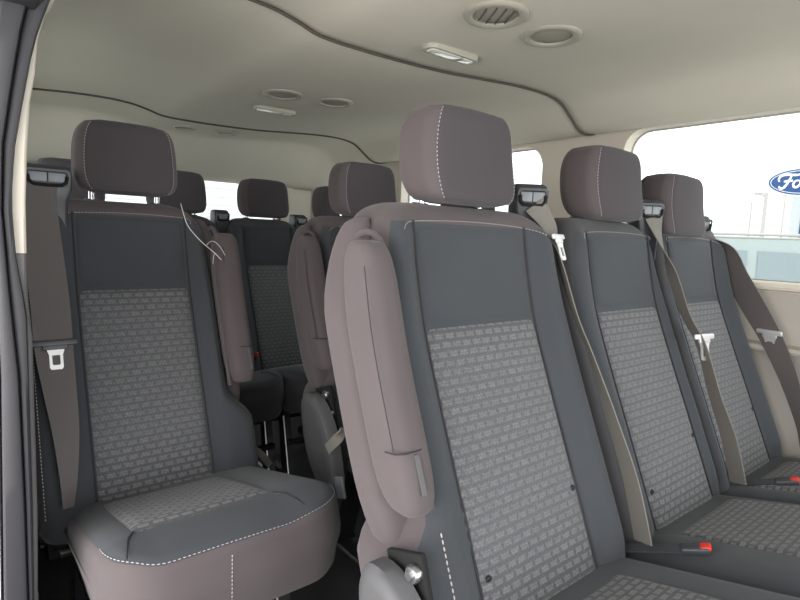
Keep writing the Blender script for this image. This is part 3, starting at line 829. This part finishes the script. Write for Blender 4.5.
def lamp(x, y, label, rz=0, L=.17):
    z = interp(PROF, x)-.002
    t = thing('ceiling_lamp', label, 'ceiling lamp', (x, y, z), rz, 'dome lamps in the headliner')
    bm = bmesh.new()
    rings = [[(a, b, dz) for a, b in rr(-L/2*s_, L/2*s_, -.026*s2, .026*s2, r, 6)] for s_, s2, r, dz in ((1, 1, .024, .004), (1, 1, .024, -.006), (.97, .9, .021, -.010), (.86, .62, .012, -.010), (.84, .58, .010, -.004))]
    loft(bm, rings, cap=False); obj('bezel', bm, 'ventbez', t)
    bm = bmesh.new(); box(bm, (-L*.12, 0, -.006), (L*.56, .030, .010), None, .003); obj('lens', bm, 'lens', t)
    bm = bmesh.new(); box(bm, (L*.29, 0, -.006), (L*.22, .028, .010), None, .003); obj('switch', bm, 'lens', t)
    bm = bmesh.new(); box(bm, (L*.17, 0, -.0085), (.010, .026, .008), None, .002); obj('divider', bm, 'ventdark', t)
    return t
air_vent(.87, .80, 'round ceiling air vent with open slanted slats, nearest row, aisle side', 2.6)
air_vent(1.055, .80, 'round ceiling air vent nearest the windows in the nearest row, louvre closed', .5, False)
air_vent(.86, 1.72, 'round ceiling air vent above the middle row, left of its pair', .5, False)
air_vent(1.05, 1.70, 'round ceiling air vent above the middle row, right of its pair', .5, False)
lamp(.965, 1.03, 'long bright-lensed ceiling lamp in front of the nearest seam, largest lamp')
lamp(.945, 1.95, 'ceiling lamp above the middle row between the two round vents and the rear seam')
def small_lamp(x, y, label):
    z = interp(PROF, x)+ceil_dz(y)
    t = thing('ceiling_air_vent', label, 'air vent', (x, y, z), 0, 'small round vents above the rear bench')
    bm = bmesh.new(); rings = [[(r*math.cos(2*PI*k/32), r*math.sin(2*PI*k/32), dz) for k in range(32)] for r, dz in ((.055, .004), (.055, -.004), (.048, -.007), (.040, -.006), (.038, .002))]
    loft(bm, rings, cap=False); obj('bezel', bm, 'ventbez', t)
    bm = bmesh.new(); rings = [[(r*math.cos(2*PI*k/24), r*math.sin(2*PI*k/24), dz) for k in range(24)] for r, dz in ((.0385, .002), (.0385, -.001), (.034, -.003))]
    loft(bm, rings); obj('louvre_disc', bm, 'ventdark', t)
small_lamp(.82, 2.60, 'small round ceiling vent above the rear bench, left of its pair'); small_lamp(1.01, 2.58, 'small round ceiling vent above the rear bench, right of its pair')
lamp(.90, 2.90, 'small ceiling lamp closest to the rear doors, mostly hidden by a headrest', 0, .12)

# ------------------------------------------------------------------ outside
G = -.62
bm = bmesh.new(); box(bm, (30, 20, G-.05), (200, 200, .1)); struct(obj('ground', bm, 'paleground', smooth=False))

# silver car parked alongside, seen through the right window
def car(label, loc, rz):
    t = thing('parked_car', label, 'car', loc, rz)
    # body side outline (x along car, z) lofted across width
    low = [(-2.3, .35), (-2.32, .62), (-2.2, .86), (-1.2, .98), (-.95, 1.0), (1.9, 1.02), (2.25, .95), (2.3, .6), (2.28, .35)]
    bm = bmesh.new(); rings = []
    for yy, k in ((-.93, .93), (-.90, 1), (.90, 1), (.93, .93)):
        rings.append([(px*(.99 if k < 1 else 1), yy, .35+(pz-.35)*k) for px, pz in low])
    loft(bm, rings); obj('body', bm, 'silver', t)
    up_ = [(-.95, .98), (-.15, 1.62), (.1, 1.66), (1.5, 1.66), (1.8, 1.6), (2.15, 1.0)]
    bm = bmesh.new(); rings = []
    for yy, inn in ((-.86, 0), (-.72, 1), (.72, 1), (.86, 0)):
        rings.append([(px, yy if pz < 1.1 else math.copysign(.70, yy) if not inn else yy*.93, pz) for px, pz in up_])
    loft(bm, rings); obj('cabin', bm, 'silver', t)
    # glasshouse panes set slightly proud
    bm = bmesh.new()
    a = [(-.86, -.74, 1.045), (-.86, .74, 1.045), (-.20, .64, 1.585), (-.20, -.64, 1.585)]
    f = bm.faces.new([bm.verts.new((x_-.02, y_, z_+.012)) for x_, y_, z_ in a]); r_ = bmesh.ops.extrude_face_region(bm, geom=[f]); bmesh.ops.translate(bm, verts=[v for v in r_['geom'] if isinstance(v, bmesh.types.BMVert)], vec=(.012, 0, -.012))
    obj('windscreen', bm, 'carglass', t, smooth=False)
    for s in (-1, 1):
        for q in ([(-.70, 1.06), (-.12, 1.54), (.55, 1.56), (.55, 1.06)], [(.63, 1.06), (.63, 1.56), (1.45, 1.56), (1.75, 1.5), (1.95, 1.06)]):
            bm = bmesh.new()
            pts = [(x_, s*(.855-(z_-1.0)*.235+.012), z_) for x_, z_ in q]
            f = bm.faces.new([bm.verts.new(p) for p in pts]); r_ = bmesh.ops.extrude_face_region(bm, geom=[f]); bmesh.ops.translate(bm, verts=[v for v in r_['geom'] if isinstance(v, bmesh.types.BMVert)], vec=(0, -s*.01, 0))
            obj('side_window', bm, 'carglass', t, smooth=False)
        bm = bmesh.new(); cyl(bm, (.0, s*.66, 1.70), (1.5, s*.66, 1.70), .014, 8); obj('roof_rail', bm, 'pole', t)
        for wx in (-1.45, 1.4):
            bm = bmesh.new(); cyl(bm, (wx, s*.72, .34), (wx, s*.94, .34), .34, 28, .03); wl_ = obj('wheel', bm, 'tyre', t)
            bm = bmesh.new(); cyl(bm, (wx, s*.93, .34), (wx, s*.95, .34), .21, 20, .01); obj('rim', bm, 'steel', wl_)
        bm = bmesh.new(); box(bm, (-.62, s*1.0, 1.08), (.10, .16, .12), None, .03); obj('wing_mirror', bm, 'silver', t)
        bm = bmesh.new(); box(bm, (-2.27, s*.68, .72), (.10, .34, .12), None, .03); obj('headlamp', bm, 'lens', t)
    bm = bmesh.new(); tube(bm, [(-.93, -.1, 1.03), (-.75, .25, 1.19), (-.62, .55, 1.28)], .012, 6); obj('wiper', bm, 'tyre', t)
    return t
car('silver estate car with glass pale from painted reflection parked outside the right window', (6.2, 1.5, G), math.radians(112))

# pylon sign with the blue oval
def flatpoly(bm, pts, d):
    f = bm.faces.new([bm.verts.new(p) for p in pts]); r_ = bmesh.ops.extrude_face_region(bm, geom=[f])
    bmesh.ops.translate(bm, verts=[v for v in r_['geom'] if isinstance(v, bmesh.types.BMVert)], vec=d)
SGN = Vector((28.5, 7.9, 0)); face = math.atan2(-SGN.x, SGN.y)   # turned towards the van
sg = thing('pylon_sign', 'blue oval sign with white script on a white pylon beyond the right window', 'sign', (SGN.x, SGN.y, G), -math.atan2(SGN.x, SGN.y))
sg.scale = (.86, .86, 1)
ZS = 4.62
def oval(a, b, y, n=48): return [(a*math.cos(2*PI*k/n), y, ZS+b*math.sin(2*PI*k/n)) for k in range(n)]
bm = bmesh.new(); loft(bm, [oval(1.50, .60, .15), oval(1.50, .60, -.12)]); ov = obj('sign_panel', bm, 'signwhite', sg)
bm = bmesh.new(); loft(bm, [oval(1.44, .555, -.11), oval(1.44, .555, -.135)]); obj('outer_band', bm, 'signblue', ov)
bm = bmesh.new(); loft(bm, [oval(1.36, .49, -.12), oval(1.36, .49, -.145)]); obj('white_ring', bm, 'signwhite', ov)
bm = bmesh.new(); loft(bm, [oval(1.33, .465, -.13), oval(1.33, .465, -.155)]); obj('blue_field', bm, 'signblue', ov)
# script lettering F o r d
bm = bmesh.new()
strokes = [
 [(-.98, .02), (-1.02, .14), (-.92, .27), (-.70, .32), (-.45, .30), (-.22, .30), (-.10, .36)],
 [(-.48, .30), (-.56, .12), (-.66, -.08), (-.78, -.24), (-.92, -.27), (-.98, -.17)],
 [(-.80, .02), (-.62, .04), (-.42, .06)],
 [(-.18, .06), (-.32, .04), (-.40, -.10), (-.34, -.22), (-.20, -.20), (-.10, -.06), (-.14, .05), (-.02, .04), (.06, .08)],
 [(.06, .08), (.12, .04), (.06, -.12), (.02, -.22)], [(.10, -.02), (.20, .08), (.32, .08)],
 [(.62, .06), (.48, .04), (.38, -.10), (.44, -.22), (.56, -.18), (.68, .02), (.82, .24), (.92, .36)], [(.74, .12), (.64, -.10), (.66, -.22), (.80, -.18), (.94, -.06)]]
for st_ in strokes:
    q = resample(st_, 20); tube(bm, [(a, -.165, ZS+b) for a, b in q], [.035+.018*math.sin(PI*i/20) for i in range(21)], 8)
obj('lettering', bm, 'signwhite', ov)
bm = bmesh.new(); box(bm, (.12, .1, 2.0), (.98, .35, 4.0), None, .02); obj('pylon', bm, 'pylongrey', sg)
bm = bmesh.new(); box(bm, (.12, -.085, 2.0), (.12, .03, 3.8)); obj('pylon_stripe', bm, 'signblue', sg)
bm = bmesh.new(); cyl(bm, (-.3, .0, 3.9), (-.38, 0, 5.35), .05, 8); cyl(bm, (-.38, 0, 5.0), (-.75, 0, 5.5), .03, 8); obj('bracket_pole', bm, 'signwhite', sg)

def utility_pole(x, y, h, r, label, arm=1):
    t = thing('light_pole', label, 'pole', (x, y, G), 0)
    bm = bmesh.new(); tube(bm, [(0, 0, 0), (0, 0, h)], [r, r*.7], 10); obj('pole', bm, 'pole', t)
    bm = bmesh.new(); tube(bm, [(0, 0, h-.25), (-.5*arm, .4*arm, h-.15), (-1.0*arm, .8*arm, h-.1)], r*.5, 8); box(bm, (-1.1*arm, .9*arm, h-.12), (.4, .3, .12), None, .03); obj('lamp_arm', bm, 'pole', t)
utility_pole(54, 17.5, 6.6, .22, 'thick pale light pole left of the blue oval sign', .8)
utility_pole(60, 20.6, 6.4, .12, 'thin pale light pole farthest left of the blue oval sign', 1)
utility_pole(50, 14.9, 6.2, .10, 'thin pale light pole closest to the sign pylon', 1.4)

# pale building with horizontal siding behind the van
b = thing('building', 'white building with horizontal siding seen through the rear door window', 'building', (6.5, 17, G))
bm = bmesh.new(); box(bm, (0, 2, 2.6), (16, 4, 5.2)); obj('wall', bm, 'siding', b, smooth=False)
bm = bmesh.new()
for k in range(1, 20): box(bm, (0, -.012, k*.26), (16, .03, .022))
obj('siding_joints', bm, 'sidingline', b, smooth=False)
bm = bmesh.new(); box(bm, (0, 1.9, 5.25), (16.4, 4.5, .15)); obj('roof', bm, 'sidingline', b, smooth=False)
bm = bmesh.new(); box(bm, (.6, -.03, 1.0), (2.2, .06, 2.0), None, .01); obj('door', bm, 'sidingline', b)
